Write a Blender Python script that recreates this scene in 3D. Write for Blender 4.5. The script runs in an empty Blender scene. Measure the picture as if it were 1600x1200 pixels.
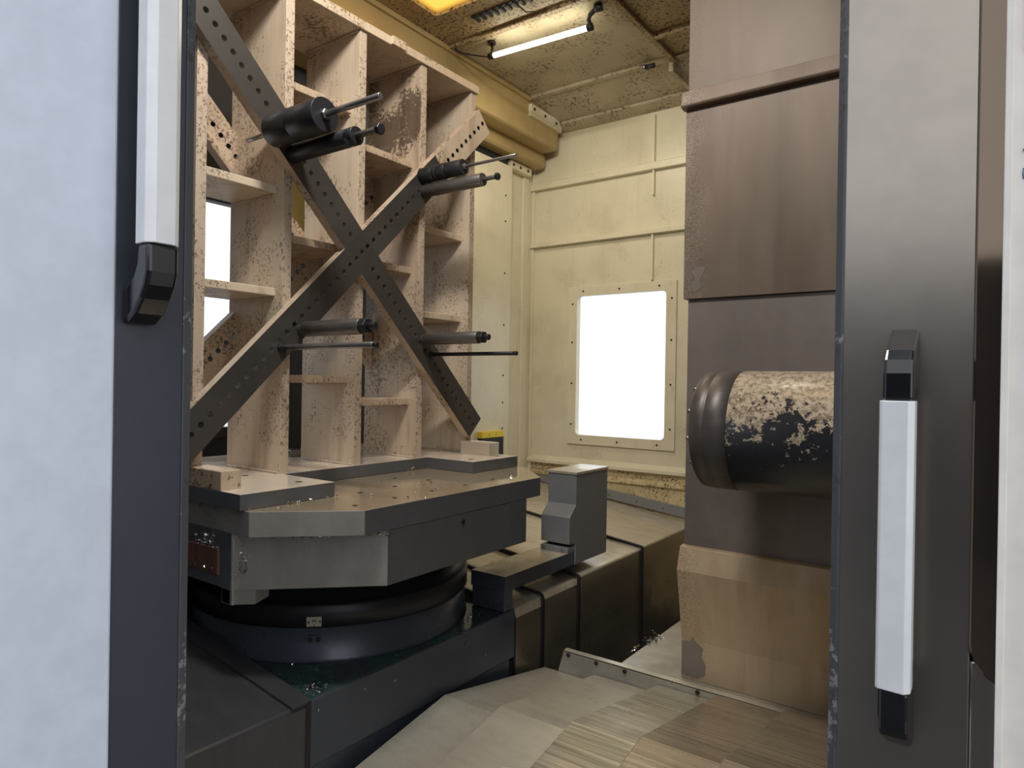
import bpy, bmesh, math, random
from mathutils import Vector, Matrix
random.seed(7)
S = bpy.context.scene
COL = S.collection
R = math.radians
# ------------------------------------------------------------------ camera
cd = bpy.data.cameras.new('camera'); cam = bpy.data.objects.new('camera', cd); COL.objects.link(cam)
YAW, PIT, RHO = R(35.9), R(-0.15), 0.016
r0 = Vector((math.cos(YAW), math.sin(YAW), 0)); f0 = Vector((-math.sin(YAW), math.cos(YAW), 0))
fw = f0*math.cos(PIT) + Vector((0, 0, math.sin(PIT)))
u0 = r0.cross(fw)
rr = r0*math.cos(RHO) + u0*math.sin(RHO); uu = u0*math.cos(RHO) - r0*math.sin(RHO)
m = Matrix((rr, uu, -fw)).transposed().to_4x4()
cam.matrix_world = m
cd.sensor_width = 36; cd.lens = 36*1057/1600; cd.clip_start = 0.02
S.camera = cam
# ------------------------------------------------------------------ world, colour, large lights
w = bpy.data.worlds.new('world'); S.world = w; w.use_nodes = True
wb = w.node_tree.nodes['Background']; wb.inputs[0].default_value = (0.93, 0.97, 1.0, 1); wb.inputs[1].default_value = 1.3
S.view_settings.view_transform = 'Standard'; S.view_settings.look = 'None'
S.view_settings.exposure = 0.2; S.view_settings.gamma = 1; S.view_settings.use_curve_mapping = False

def area(name, loc, target, sx, sy, power, color):
    l = bpy.data.lights.new(name, 'AREA'); l.shape = 'RECTANGLE'; l.size = sx; l.size_y = sy
    l.energy = power; l.color = color
    o = bpy.data.objects.new(name, l); COL.objects.link(o); o.location = loc
    d = Vector(target) - Vector(loc); o.rotation_euler = d.to_track_quat('-Z', 'Y').to_euler()
    return o
area('cabin_fill_front', (-1.15, 1.05, 1.98), (-2.0, 2.6, -0.5), 0.7, 0.12, 34, (1, 0.96, 0.90))  # unseen light added at the front ceiling to brighten the cabin
area('cabin_lamp_rear', (-2.1, 3.35, 1.90), (-2.3, 4.0, -0.4), 0.65, 0.05, 7.0, (1, 0.90, 0.70))

# ------------------------------------------------------------------ materials
def new_mat(name):
    m = bpy.data.materials.new(name); m.use_nodes = True
    return m, m.node_tree.nodes, m.node_tree.links, m.node_tree.nodes['Principled BSDF']
def srgb(r, g, b):
    f = lambda c: (c/255/12.92) if c/255 <= .04045 else ((c/255+.055)/1.055)**2.4
    return (f(r), f(g), f(b), 1)
def tc(N, L, scale=(1, 1, 1), loc=(0, 0, 0)):
    t = N.new('ShaderNodeTexCoord'); mp = N.new('ShaderNodeMapping')
    mp.inputs['Scale'].default_value = scale; mp.inputs['Location'].default_value = loc
    L.new(t.outputs['Object'], mp.inputs['Vector']); return mp.outputs[0]
def noise(N, L, vec, scale, detail=4, rough=.55):
    n = N.new('ShaderNodeTexNoise'); n.inputs['Scale'].default_value = scale
    n.inputs['Detail'].default_value = detail; n.inputs['Roughness'].default_value = rough
    L.new(vec, n.inputs['Vector']); return n.outputs['Fac']
def ramp(N, L, fac, a, b, c0=0., c1=1.):
    r = N.new('ShaderNodeMapRange'); r.inputs[1].default_value = a; r.inputs[2].default_value = b
    r.inputs[3].default_value = c0; r.inputs[4].default_value = c1; r.interpolation_type = 'SMOOTHSTEP'
    L.new(fac, r.inputs[0]); return r.outputs[0]
def mul(N, L, a, b, op='MULTIPLY'):
    x = N.new('ShaderNodeMath'); x.operation = op; x.use_clamp = True
    for i, v in enumerate((a, b)):
        if isinstance(v, (int, float)): x.inputs[i].default_value = v
        else: L.new(v, x.inputs[i])
    return x.outputs[0]
def mix(N, L, fac, a, b):
    x = N.new('ShaderNodeMix'); x.data_type = 'RGBA'
    if isinstance(fac, (int, float)): x.inputs[0].default_value = fac
    else: L.new(fac, x.inputs[0])
    for i, v in ((6, a), (7, b)):
        if isinstance(v, tuple): x.inputs[i].default_value = v
        else: L.new(v, x.inputs[i])
    return x.outputs[2]
def bump(N, L, P, h, strength=.3, dist=.002):
    b = N.new('ShaderNodeBump'); b.inputs['Strength'].default_value = strength; b.inputs['Distance'].default_value = dist
    L.new(h, b.inputs['Height']); L.new(b.outputs[0], P.inputs['Normal'])

def grimy_paint(name, base, grime, dirt=.5, speck=.5, speck_scale=90, rough=.5, streak=.35, loc=(0, 0, 0), area_lo=.5, area_hi=.7):
    """old enamel: soft dirt, clustered rust specks and run marks"""
    m, N, L, P = new_mat(name)
    v = tc(N, L, loc=loc)
    big = ramp(N, L, noise(N, L, v, 2.6, 4), .42, .72)
    sp = ramp(N, L, noise(N, L, v, speck_scale, 5, .65), .52, .58)
    cl = ramp(N, L, noise(N, L, v, 5.5, 4, .6), area_lo, area_hi)
    vs = tc(N, L, (14, 14, 1.1), loc)
    st = ramp(N, L, noise(N, L, vs, 1.6, 5), .5, .78)
    c = mix(N, L, mul(N, L, big, dirt), base, tuple(base[i]*.55+grime[i]*.45 for i in range(3))+(1,))
    c = mix(N, L, mul(N, L, st, streak), c, grime)
    mask = mul(N, L, mul(N, L, sp, cl), speck)
    c = mix(N, L, mask, c, grime)
    L.new(c, P.inputs['Base Color'])
    P.inputs['Roughness'].default_value = rough
    bump(N, L, P, mul(N, L, mask, -1, 'MULTIPLY') if False else mask, .25)
    return m
def flaked_paint(name, base, under, loc=(0, 0, 0), lo=.56, rough=.5, dirt=.4, grime=None):
    """cream paint with flaked islands and peppery wear"""
    grime = grime or srgb(112, 84, 60)
    m, N, L, P = new_mat(name)
    v = tc(N, L, loc=loc)
    a = noise(N, L, v, 3.0, 3, .5); b = noise(N, L, v, 55, 8, .75)
    s = N.new('ShaderNodeMath'); s.operation = 'MULTIPLY_ADD'; s.inputs[1].default_value = .55
    L.new(a, s.inputs[0]); L.new(mul(N, L, b, .45), s.inputs[2])
    fl = ramp(N, L, s.outputs[0], lo, lo+.012)
    pep = mul(N, L, ramp(N, L, noise(N, L, v, 95, 4, .75), .53, .58), ramp(N, L, noise(N, L, v, 4.2, 4), .46, .58))
    vs = tc(N, L, (11, 11, 1.0), loc); st = ramp(N, L, noise(N, L, vs, 1.5, 5), .48, .8)
    c = mix(N, L, mul(N, L, st, dirt), base, grime)
    c = mix(N, L, mul(N, L, ramp(N, L, noise(N, L, v, 1.9, 3), .45, .7), dirt), c, tuple(base[i]*.6+grime[i]*.4 for i in range(3))+(1,))
    c = mix(N, L, mul(N, L, pep, .85), c, grime)
    c = mix(N, L, mul(N, L, fl, .85), c, under)
    L.new(c, P.inputs['Base Color']); P.inputs['Roughness'].default_value = rough
    bump(N, L, P, fl, .3, .001)
    return m
def steel(name, base, rough=.35, metal=.8, streak=(1, 1, 1), var=.35, stain=None, stain_amt=.4, loc=(0, 0, 0), rvar=.15, sscale=4):
    m, N, L, P = new_mat(name)
    v = tc(N, L, streak, loc); n = noise(N, L, v, sscale, 6, .6)
    v2 = tc(N, L, loc=loc); n2 = ramp(N, L, noise(N, L, v2, 2.2, 5, .6), .42, .68)
    d = tuple(x*(1-var) for x in base[:3])+(1,); b = tuple(min(1, x*(1+var)) for x in base[:3])+(1,)
    c = mix(N, L, ramp(N, L, n, .3, .7), d, b)
    if stain: c = mix(N, L, mul(N, L, n2, stain_amt), c, stain)
    L.new(c, P.inputs['Base Color'])
    P.inputs['Metallic'].default_value = metal
    L.new(ramp(N, L, n2, 0, 1, rough-rvar*.5, rough+rvar), P.inputs['Roughness'])
    bump(N, L, P, n, .06, .001)
    return m
def plain(name, base, rough=.5, metal=0., coat=0.):
    m, N, L, P = new_mat(name)
    v = tc(N, L); n = noise(N, L, v, 25, 3)
    L.new(mix(N, L, ramp(N, L, n, .3, .7), tuple(x*.93 for x in base[:3])+(1,), base), P.inputs['Base Color'])
    P.inputs['Roughness'].default_value = rough; P.inputs['Metallic'].default_value = metal
    P.inputs['Coat Weight'].default_value = coat
    return m

M = {}
M['fix'] = flaked_paint('beige_paint', srgb(210, 192, 168), srgb(108, 92, 74), lo=.575, dirt=.4)
M['fix_dirty'] = flaked_paint('beige_paint_dirty', srgb(196, 174, 150), srgb(78, 62, 48), loc=(5, 2, 1), lo=.535, dirt=.7, grime=srgb(98, 70, 48))
M['fix_edge'] = flaked_paint('beige_edge', srgb(196, 178, 158), srgb(86, 70, 56), loc=(2, 7, 3), lo=.6, dirt=.3)
M['bar_face'] = steel('dark_machined_face', srgb(92, 88, 84), .42, .6, var=.12, rvar=.05)
M['wall'] = grimy_paint('cream_enamel', srgb(226, 219, 194), srgb(130, 104, 62), dirt=.35, speck=.3, rough=.36, streak=.08)
M['wall_low'] = grimy_paint('cream_enamel_rusty', srgb(214, 198, 156), srgb(92, 62, 32), dirt=.7, speck=.9, rough=.5, streak=.5, area_lo=.38, area_hi=.55, speck_scale=60)
M['trim'] = grimy_paint('cream_trim', srgb(228, 221, 196), srgb(140, 112, 68), dirt=.3, speck=.3, rough=.34, streak=.06)
M['ceil'] = grimy_paint('rusty_ceiling', srgb(172, 150, 112), srgb(70, 44, 28), dirt=.8, speck=1, rough=.5, streak=0., area_lo=.22, area_hi=.5, speck_scale=55)
M['ceil_clean'] = grimy_paint('ceiling_cream', srgb(186, 175, 150), srgb(96, 66, 44), dirt=.6, speck=.9, rough=.5, streak=0., area_lo=.42, area_hi=.62, speck_scale=50)
M['beam'] = grimy_paint('beam_ochre', srgb(178, 155, 108), srgb(104, 74, 38), dirt=.5, speck=.3, rough=.34, streak=.1)
M['dark_wall'] = plain('dark_navy_panel', srgb(38, 40, 47), .5)
M['charcoal'] = plain('charcoal', srgb(38, 38, 42), .55)
M['olive'] = grimy_paint('olive_yellow_panel', srgb(160, 146, 78), srgb(100, 84, 40), dirt=.5, speck=.3, rough=.5)
M['cast'] = steel('wet_cast_steel', srgb(104, 106, 111), .3, .3, var=.08, rvar=.08, stain=srgb(90, 89, 88), stain_amt=.5)  # wet casting; dark reflection on the table sides put into the colour
M['cast_front'] = steel('lit_splashed_cast_steel', srgb(172, 168, 160), .36, .35, (3, 3, 1), var=.12, rvar=.2, stain=srgb(132, 133, 128), stain_amt=.7, loc=(1, 3, 0))  # lighter copy of the casting: brighter reflection on front faces put into the colour
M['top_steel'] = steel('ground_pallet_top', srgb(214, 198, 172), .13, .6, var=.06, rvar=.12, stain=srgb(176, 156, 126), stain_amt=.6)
M['pad_top'] = steel('pad_top_steel', srgb(238, 228, 214), .16, .2, var=.05, rvar=.15, stain=srgb(222, 198, 164), stain_amt=.6)  # pale base colour holds the window glare on the base plate's top
M['blue_cast'] = steel('blue_grey_painted_casting', srgb(80, 86, 100), .3, .15, (1.5, 1.5, .6), var=.1, rvar=.12, stain=srgb(66, 69, 74), stain_amt=.6)
M['blue_wet'] = steel('wet_casting_top', srgb(62, 70, 76), .16, .2, var=.3, rvar=.15, stain=srgb(58, 100, 86), stain_amt=.9, loc=(3, 1, 2), sscale=30)
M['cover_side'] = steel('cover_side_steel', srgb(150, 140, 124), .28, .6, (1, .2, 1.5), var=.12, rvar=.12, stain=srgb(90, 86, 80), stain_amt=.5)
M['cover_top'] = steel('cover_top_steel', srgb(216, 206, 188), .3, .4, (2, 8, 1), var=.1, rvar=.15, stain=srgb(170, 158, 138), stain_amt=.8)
M['plate'] = steel('streaked_cover_plate', srgb(226, 218, 200), .2, .6, (.6, 30, 30), var=.38, rvar=.12, stain=srgb(170, 156, 130), stain_amt=.25, sscale=3)
M['plate_dull'] = steel('dull_cover_plate', srgb(216, 210, 194), .32, .45, (1, 5, 5), var=.08, rvar=.12, stain=srgb(184, 176, 158), stain_amt=.7)
M['plate_dark'] = steel('streaked_plate_dark_reflection', srgb(184, 172, 152), .26, .6, (.6, 30, 30), var=.32, rvar=.12, stain=srgb(132, 120, 102), stain_amt=.5, sscale=3, loc=(2, 2, 2))  # streaked plate with the column's dark reflection put into its colour
M['near_cover'] = steel('dark_near_cover', srgb(82, 82, 85), .34, .35, (2, 6, 1), var=.1, rvar=.1, stain=srgb(66, 65, 66), stain_amt=.5)
M['col'] = steel('brown_column_cover', srgb(132, 116, 101), .42, .35, (.6, .6, .2), var=.06, rvar=.05, stain=srgb(110, 95, 82), stain_amt=.6, loc=(2, 0, 4), sscale=2)
M['col_dark'] = steel('grey_column_panel', srgb(140, 131, 125), .38, .35, (1.2, 1.2, .35), var=.08, rvar=.08, stain=srgb(112, 104, 100), stain_amt=.7)
M['col_low'] = steel('amber_lower_cover', srgb(172, 152, 128), .5, .3, (1.2, 1.2, .35), var=.06, rvar=.06, stain=srgb(150, 126, 98), stain_amt=.6)
M['black'] = plain('black_oxide_steel', srgb(50, 50, 54), .42, .4)
M['rod'] = plain('bright_rod_steel', srgb(160, 158, 158), .28, .8)
M['nose'] = steel('dark_nose_ring', srgb(88, 82, 79), .45, .3, (1, 6, 6), var=.15, rvar=.08)
M['gun'] = steel('gunmetal_post', srgb(112, 108, 105), .4, .6, (1, 6, 6), var=.2, rvar=.1)
M['bolt'] = plain('dark_screw', srgb(60, 52, 46), .4, .7)
M['bolt_bright'] = plain('bright_screw', srgb(150, 148, 146), .3, .9)
M['door_white'] = plain('lavender_white_enamel', srgb(226, 232, 248), .35)
M['door_dark'] = plain('dark_slate_enamel', srgb(62, 65, 76), .32)
M['door_dark_r'] = plain('dark_slate_metallic_enamel', srgb(158, 149, 141), .25, .92)
M['seal'] = flaked_paint('scuffed_door_edge', srgb(84, 85, 90), srgb(150, 150, 152), lo=.565, dirt=.2, grime=srgb(60, 60, 64))
M['alu'] = plain('silver_aluminium', srgb(246, 246, 248), .3, .1)
M['plastic'] = plain('glossy_black_plastic', srgb(22, 23, 28), .16, 0., .4)
M['board'] = plain('white_board', srgb(248, 240, 232), .4)
M['paper'] = plain('white_paper', srgb(252, 246, 238), .6)
M['ink_red'] = plain('red_ink', srgb(196, 120, 108), .6)
M['ink_dark'] = plain('dark_ink', srgb(84, 62, 62), .6)
M['ink_blue'] = plain('blue_ink', srgb(110, 124, 170), .6)
M['yellow'] = plain('yellow_label', srgb(246, 218, 60), .5)
M['tag'] = plain('ivory_tag', srgb(206, 200, 180), .4, .3)
M['floor'] = plain('workshop_floor', srgb(66, 66, 68), .6)
M['red_brown'] = grimy_paint('red_brown_scale', srgb(112, 78, 66), srgb(50, 40, 34), dirt=.8, speck=.8)
M['chute'] = steel('pale_chute_steel', srgb(186, 180, 168), .45, .5, (3, 3, 1), var=.12, rvar=.15, stain=srgb(140, 134, 120), stain_amt=.6)
M['strip'] = plain('grey_steel_strip', srgb(140, 143, 147), .4, .25)
M['swarf'] = plain('bright_swarf', srgb(196, 196, 196), .2, 1.)
def crusted(name, base, stain, crust, rough=.5, metal=.2, x_in=-1.02, loc=(0, 0, 0), seed_scale=260):
    m, N, L, P = new_mat(name)
    v = tc(N, L, loc=loc); vs = tc(N, L, (2, 2, .45), loc)
    c = mix(N, L, ramp(N, L, noise(N, L, vs, 1.6, 4), .4, .66), base, stain)
    rn = ramp(N, L, noise(N, L, tc(N, L, (9, 9, .5), loc), 1.3, 4), .52, .8)
    c = mix(N, L, mul(N, L, rn, .35), c, tuple(x*.5 for x in stain[:3])+(1,))
    t = N.new('ShaderNodeTexCoord'); sx = N.new('ShaderNodeSeparateXYZ'); L.new(t.outputs['Object'], sx.inputs[0])
    edge = N.new('ShaderNodeMath'); edge.operation = 'MULTIPLY_ADD'; edge.inputs[1].default_value = .16
    L.new(noise(N, L, v, 7, 3), edge.inputs[0]); L.new(sx.outputs['X'], edge.inputs[2])
    em = ramp(N, L, edge.outputs[0], -1.14, x_in+.06, 1, 0)
    sp = ramp(N, L, noise(N, L, v, seed_scale, 3, .7), .5, .58)
    c = mix(N, L, mul(N, L, mul(N, L, em, sp), .75), c, crust)
    L.new(c, P.inputs['Base Color']); P.inputs['Roughness'].default_value = rough; P.inputs['Metallic'].default_value = metal
    return m
M['col'] = crusted('brown_column_cover', srgb(114, 99, 87), srgb(98, 84, 71), srgb(170, 158, 146), .5, .25)
M['col_plain'] = crusted('brown_column_cover_top', srgb(92, 80, 70), srgb(104, 92, 80), srgb(120, 108, 96), .5, .25, loc=(3, 1, 5))
M['col_low'] = crusted('amber_lower_cover', srgb(188, 170, 144), srgb(166, 140, 108), srgb(224, 210, 192), .5, .25, x_in=-.95, loc=(1, 1, 2))
# glass for windows
m, N, L, P = new_mat('window_glass')
out = N['Material Output']; tr = N.new('ShaderNodeBsdfTransparent'); gl = N.new('ShaderNodeBsdfGlossy'); gl.inputs['Roughness'].default_value = .05
mx = N.new('ShaderNodeMixShader'); mx.inputs[0].default_value = .06
L.new(tr.outputs[0], mx.inputs[1]); L.new(gl.outputs[0], mx.inputs[2]); L.new(mx.outputs[0], out.inputs[0]); M['glass'] = m
m, N, L, P = new_mat('tinted_glass')
P.inputs['Base Color'].default_value = srgb(112, 98, 86); P.inputs['Roughness'].default_value = .07; P.inputs['Metallic'].default_value = .85
v = tc(N, L); bump(N, L, P, noise(N, L, v, 6, 2), .05, .01); M['tint'] = m
m, N, L, P = new_mat('amber_polycarbonate')
tl = N.new('ShaderNodeBsdfTranslucent'); tl.inputs[0].default_value = (1.0, .74, .30, 1)
tr = N.new('ShaderNodeBsdfTransparent'); tr.inputs[0].default_value = (1.0, .74, .30, 1)
mx = N.new('ShaderNodeMixShader'); mx.inputs[0].default_value = .5
L.new(tl.outputs[0], mx.inputs[1]); L.new(tr.outputs[0], mx.inputs[2]); L.new(mx.outputs[0], N['Material Output'].inputs[0]); M['amber'] = m
m, N, L, P = new_mat('lamp_tube')
P.inputs['Emission Color'].default_value = (1, .93, .72, 1); P.inputs['Emission Strength'].default_value = 14; M['tube'] = m
# spindle: dark enamel with a cream coat worn through on its lower half
m, N, L, P = new_mat('peeling_spindle')
v = tc(N, L); sx = N.new('ShaderNodeSeparateXYZ'); L.new(v, sx.inputs[0])
h = N.new('ShaderNodeMath'); h.operation = 'MULTIPLY_ADD'; h.inputs[1].default_value = 2.2; L.new(sx.outputs['Z'], h.inputs[0])
nn = noise(N, L, v, 9, 6, .65)
L.new(nn, h.inputs[2])
n3 = noise(N, L, v, 42, 5, .7)
s2 = N.new('ShaderNodeMath'); s2.operation = 'MULTIPLY_ADD'; s2.inputs[1].default_value = 1.3; L.new(n3, s2.inputs[0]); L.new(h.outputs[0], s2.inputs[2])
msk = ramp(N, L, s2.outputs[0], 1.205, 1.22)
c = mix(N, L, msk, srgb(44, 46, 52), mix(N, L, ramp(N, L, noise(N, L, v, 60, 4, .7), .42, .62), srgb(198, 182, 160), srgb(138, 124, 106)))
L.new(c, P.inputs['Base Color']); P.inputs['Roughness'].default_value = .33; P.inputs['Coat Weight'].default_value = .1
bump(N, L, P, msk, .6, .002); M['spindle'] = m

# ------------------------------------------------------------------ mesh helpers
def box(bm, x0, x1, y0, y1, z0, z1, mi=0):
    vs = [bm.verts.new((x, y, z)) for z in (z0, z1) for x, y in ((x0, y0), (x1, y0), (x1, y1), (x0, y1))]
    for f in ((0, 3, 2, 1), (4, 5, 6, 7), (0, 1, 5, 4), (1, 2, 6, 5), (2, 3, 7, 6), (3, 0, 4, 7)):
        bm.faces.new([vs[i] for i in f]).material_index = mi
def prism(bm, pts, axis, a, b, mi=0):
    """extrude polygon pts (in the other two axes, cyclic order) from a to b along axis"""
    def P3(p, t): return {'X': (t, p[0], p[1]), 'Y': (p[0], t, p[1]), 'Z': (p[0], p[1], t)}[axis]
    A = [bm.verts.new(P3(p, a)) for p in pts]; B = [bm.verts.new(P3(p, b)) for p in pts]
    n = len(pts); fs = [bm.faces.new(A), bm.faces.new(B[::-1])]
    for i in range(n): fs.append(bm.faces.new([A[i], B[i], B[(i+1) % n], A[(i+1) % n]]))
    for f in fs: f.material_index = mi
    return fs
def lathe(bm, prof, origin, axis='X', seg=32, mi=0):
    """prof: list of (t, r) along axis"""
    rings = []
    for t, r in prof:
        ring = []
        for k in range(seg):
            a = 2*math.pi*k/seg; c, s = r*math.cos(a), r*math.sin(a)
            p = {'X': (t, c, s), 'Y': (c, t, s), 'Z': (c, s, t)}[axis]
            ring.append(bm.verts.new(Vector(p)+Vector(origin)))
        rings.append(ring)
    for i in range(len(rings)-1):
        for k in range(seg):
            f = bm.faces.new([rings[i][k], rings[i][(k+1) % seg], rings[i+1][(k+1) % seg], rings[i+1][k]])
            f.smooth = True; f.material_index = mi
    bm.faces.new(rings[0]).material_index = mi; bm.faces.new(rings[-1][::-1]).material_index = mi
def tube(bm, pts, r, seg=8):
    rings = []
    for i, p in enumerate(pts):
        p = Vector(p); a = Vector(pts[max(0, i-1)]); b = Vector(pts[min(len(pts)-1, i+1)])
        d = (b-a).normalized(); q = d.to_track_quat('Z', 'Y')
        rings.append([bm.verts.new(p+q @ Vector((r*math.cos(2*math.pi*k/seg), r*math.sin(2*math.pi*k/seg), 0))) for k in range(seg)])
    for i in range(len(rings)-1):
        for k in range(seg):
            f = bm.faces.new([rings[i][k], rings[i][(k+1) % seg], rings[i+1][(k+1) % seg], rings[i+1][k]]); f.smooth = True
    bm.faces.new(rings[0]); bm.faces.new(rings[-1][::-1])

def wloc(o):
    v = Vector(o.location)
    while o.parent: o = o.parent; v += Vector(o.location)
    return v
def obj(name, bm, mats, parent=None, bevel=0., origin=None, smooth_bevel=2):
    """link bm (world coordinates) as one mesh object; its origin sits at its base"""
    bmesh.ops.recalc_face_normals(bm, faces=bm.faces)
    vs = [v.co for v in bm.verts]
    if origin is None:
        xs, ys, zs = zip(*[(c.x, c.y, c.z) for c in vs])
        origin = Vector(((min(xs)+max(xs))/2, (min(ys)+max(ys))/2, min(zs)))
    bmesh.ops.translate(bm, vec=-Vector(origin), verts=bm.verts)
    me = bpy.data.meshes.new(name); bm.to_mesh(me); bm.free()
    for mm in (mats if isinstance(mats, (list, tuple)) else [mats]): me.materials.append(M[mm])
    o = bpy.data.objects.new(name, me); COL.objects.link(o)
    if parent: o.parent = parent; o.location = Vector(origin)-wloc(parent)
    else: o.location = origin
    if bevel:
        b = o.modifiers.new('bevel', 'BEVEL'); b.width = bevel; b.segments = smooth_bevel; b.limit_method = 'ANGLE'; b.angle_limit = R(40)
        b.harden_normals = False
    return o
def tag(o, label=None, cat=None, group=None, kind=None):
    if label: o['label'] = label
    if cat: o['category'] = cat
    if group: o['group'] = group
    if kind: o['kind'] = kind
    return o
def thing(name, label, cat, loc=(0, 0, 0), group=None, kind=None):
    o = bpy.data.objects.new(name, None); COL.objects.link(o); o.location = loc; o.empty_display_size = .05
    return tag(o, label, cat, group, kind)
def bx(name, x0, x1, y0, y1, z0, z1, mat, parent=None, bevel=.0015):
    bm = bmesh.new(); box(bm, x0, x1, y0, y1, z0, z1); return obj(name, bm, mat, parent, bevel)
def struct(o): o['kind'] = 'structure'; return o
def copy_mesh(src, name, loc, parent):
    c = src.copy(); c.name = name; COL.objects.link(c); c.parent = parent; c.location = Vector(loc)-(wloc(parent) if parent else Vector()); return c

# a small screw head whose axis is given
def screw(axis, r=.008, t=.004, mat='bolt', at=(0, 0, 0), parent=None, name='screw'):
    bm = bmesh.new()
    sgn = -1 if axis.startswith('-') else 1; ax = axis[-1]
    lathe(bm, [(0, r), (sgn*t*.7, r), (sgn*t, r*.7)], (0, 0, 0), ax, 10)
    o = obj(name, bm, mat, None, 0, origin=(0, 0, 0)); o.parent = parent
    o.location = Vector(at)-(wloc(parent) if parent else Vector()); return o
def screws(axis, pts, r=.008, t=.004, mat='bolt', parent=None, name='screw'):
    first = None
    for p in pts:
        if first is None: first = screw(axis, r, t, mat, p, parent, name)
        else: copy_mesh(first, name, p, parent)

# ------------------------------------------------------------------ the setting: floor, walls, ceiling
WY, WX, CZ = 4.45, -3.04, 2.03
FZ = -1.6
bm = bmesh.new(); box(bm, -9, 9, -9, 6.5, FZ-.1, FZ); struct(obj('floor', bm, 'floor'))

bx('wall_workshop', -9, 9, -6.2, -6, FZ, 1.25, 'charcoal').update_tag(); struct(bpy.data.objects['wall_workshop'])  # unseen wall added behind the camera to darken the right door's reflection
def frame_wall(bm, axis, a, b, u0, u1, z0, z1, hu0, hu1, hz0, hz1):
    """slab between a..b on axis with a rectangular hole"""
    def B(p0, p1, q0, q1):
        if axis == 'Y': box(bm, p0, p1, a, b, q0, q1)
        else: box(bm, a, b, p0, p1, q0, q1)
    B(u0, hu0, z0, z1); B(hu1, u1, z0, z1); B(hu0, hu1, z0, hz0); B(hu0, hu1, hz1, z1)
# back wall with its window hole
bm = bmesh.new(); frame_wall(bm, 'Y', WY, WY+.04, WX-.04, 1.6, -.60, CZ+.05, -2.615, -1.90, -.39, .66)
wall_back = struct(obj('wall_back', bm, 'wall'))
bx('lower_panel', WX, 1.6, WY+.004, WY+.04, FZ, -.60, 'wall_low', wall_back)
# horizontal stiffening ribs, vertical seams, ledges on the back wall
for i, (z0, z1) in enumerate(((1.512, 1.563), (1.062, 1.094))):
    bm = bmesh.new(); prism(bm, [(WY+.002, z0-.002), (WY-.040, z0), (WY-.040, z1-.004), (WY-.002, z1+.012), (WY+.002, z1+.012)], 'X', WX+.0, -1.0)
    obj('stiffening_rib', bm, 'trim', wall_back, .001)
for z0, z1 in ((1.335, 1.512), (1.563, 1.90), (.735, 1.062)):
    bx('vertical_seam', -2.014, -2.0, WY-.026, WY+.002, z0, z1, 'trim', wall_back, .001)
bm = bmesh.new(); prism(bm, [(WY, -.629), (WY-.035, -.622), (WY-.035, -.600), (WY, -.568)], 'X', WX+.0, -1.0); obj('ledge', bm, 'trim', wall_back, .001)
bm = bmesh.new(); prism(bm, [(WY+.003, -.72), (WY-.02, -.715), (WY-.02, -.69), (WY+.003, -.675)], 'X', WX+.0, -1.0); obj('ledge', bm, 'wall_low', wall_back, .001)
# window 1
win = struct(thing('window_1', None, None, (-2.25, WY, -.458)))
bm = bmesh.new()
import itertools
def rrect(u0, u1, v0, v1, r, n=5):
    pts = []
    for cx, cz, a0 in ((u1-r, v0+r, -90), (u1-r, v1-r, 0), (u0+r, v1-r, 90), (u0+r, v0+r, 180)):
        for k in range(n+1):
            a = R(a0+90*k/n); pts.append((cx+r*math.cos(a), cz+r*math.sin(a)))
    return pts
def ringplate(bm, outer, inner, axis, a, b):
    n = len(outer)
    def P3(p, t): return {'X': (t, p[0], p[1]), 'Y': (p[0], t, p[1]), 'Z': (p[0], p[1], t)}[axis]
    V = [[bm.verts.new(P3(p, t)) for p in loop] for loop in (outer, inner) for t in (a, b)]
    for i in range(n):
        j = (i+1) % n
        bm.faces.new([V[0][i], V[0][j], V[2][j], V[2][i]]); bm.faces.new([V[1][i], V[3][i], V[3][j], V[1][j]])
        bm.faces.new([V[0][i], V[1][i], V[1][j], V[0][j]]); bm.faces.new([V[2][i], V[2][j], V[3][j], V[3][i]])
ringplate(bm, rrect(-2.682, -1.822, -.458, .725, .002), rrect(-2.612, -1.898, -.388, .658, .035), 'Y', WY-.018, WY+.02)
obj('window_frame', bm, 'trim', win, .001)
bx('pane', -2.63, -1.88, WY+.012, WY+.018, -.41, .68, 'glass', win, 0)
pts = [(x, WY-.018, z) for z in (-.425, .692) for x in (-2.56, -2.26, -1.95)] + [(x, WY-.018, z) for x in (-2.65, -1.855) for z in (-.31, .0, .31, .60)]
screws('-Y', pts, .007, .004, 'bolt', win)
# corner trims
struct(bx('trim_1', WX-.0, WX+.022, WY-.02, WY+.001, -.9, 1.72, 'trim', None, .002))
struct(bx('trim_2', WX-.02, WX+.012, 4.30, 4.37, -.9, 1.70, 'trim', None, .002))

# left wall: dark doors with a bright window, cream panel at the rear
wl = bmesh.new(); frame_wall(wl, 'X', WX-.06, WX-.02, -1.35, 3.2, -1.6, CZ+.05, 1.25, 2.02, -.24, .84)
wall_left = struct(obj('wall_left', wl, 'dark_wall'))
bx('rear_wall_panel', WX-.06, WX-.002, 3.2, WY+.04, -1.6, CZ+.05, 'wall', wall_left, .001)
win2 = struct(thing('window_2', None, None, (WX-.03, 1.63, -.24)))
bm = bmesh.new(); ringplate(bm, rrect(1.20, 2.07, -.29, .89, .01), rrect(1.25, 2.02, -.24, .84, .02), 'X', WX-.02, WX-.005); obj('window_frame', bm, 'charcoal', win2, .001)
bx('pane', WX-.045, WX-.04, 1.24, 2.03, -.25, .85, 'glass', win2, 0)
struct(bx('trim_3', WX-.02, WX+.03, 2.07, 2.318, .60, 1.30, 'olive', None, .004))
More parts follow.
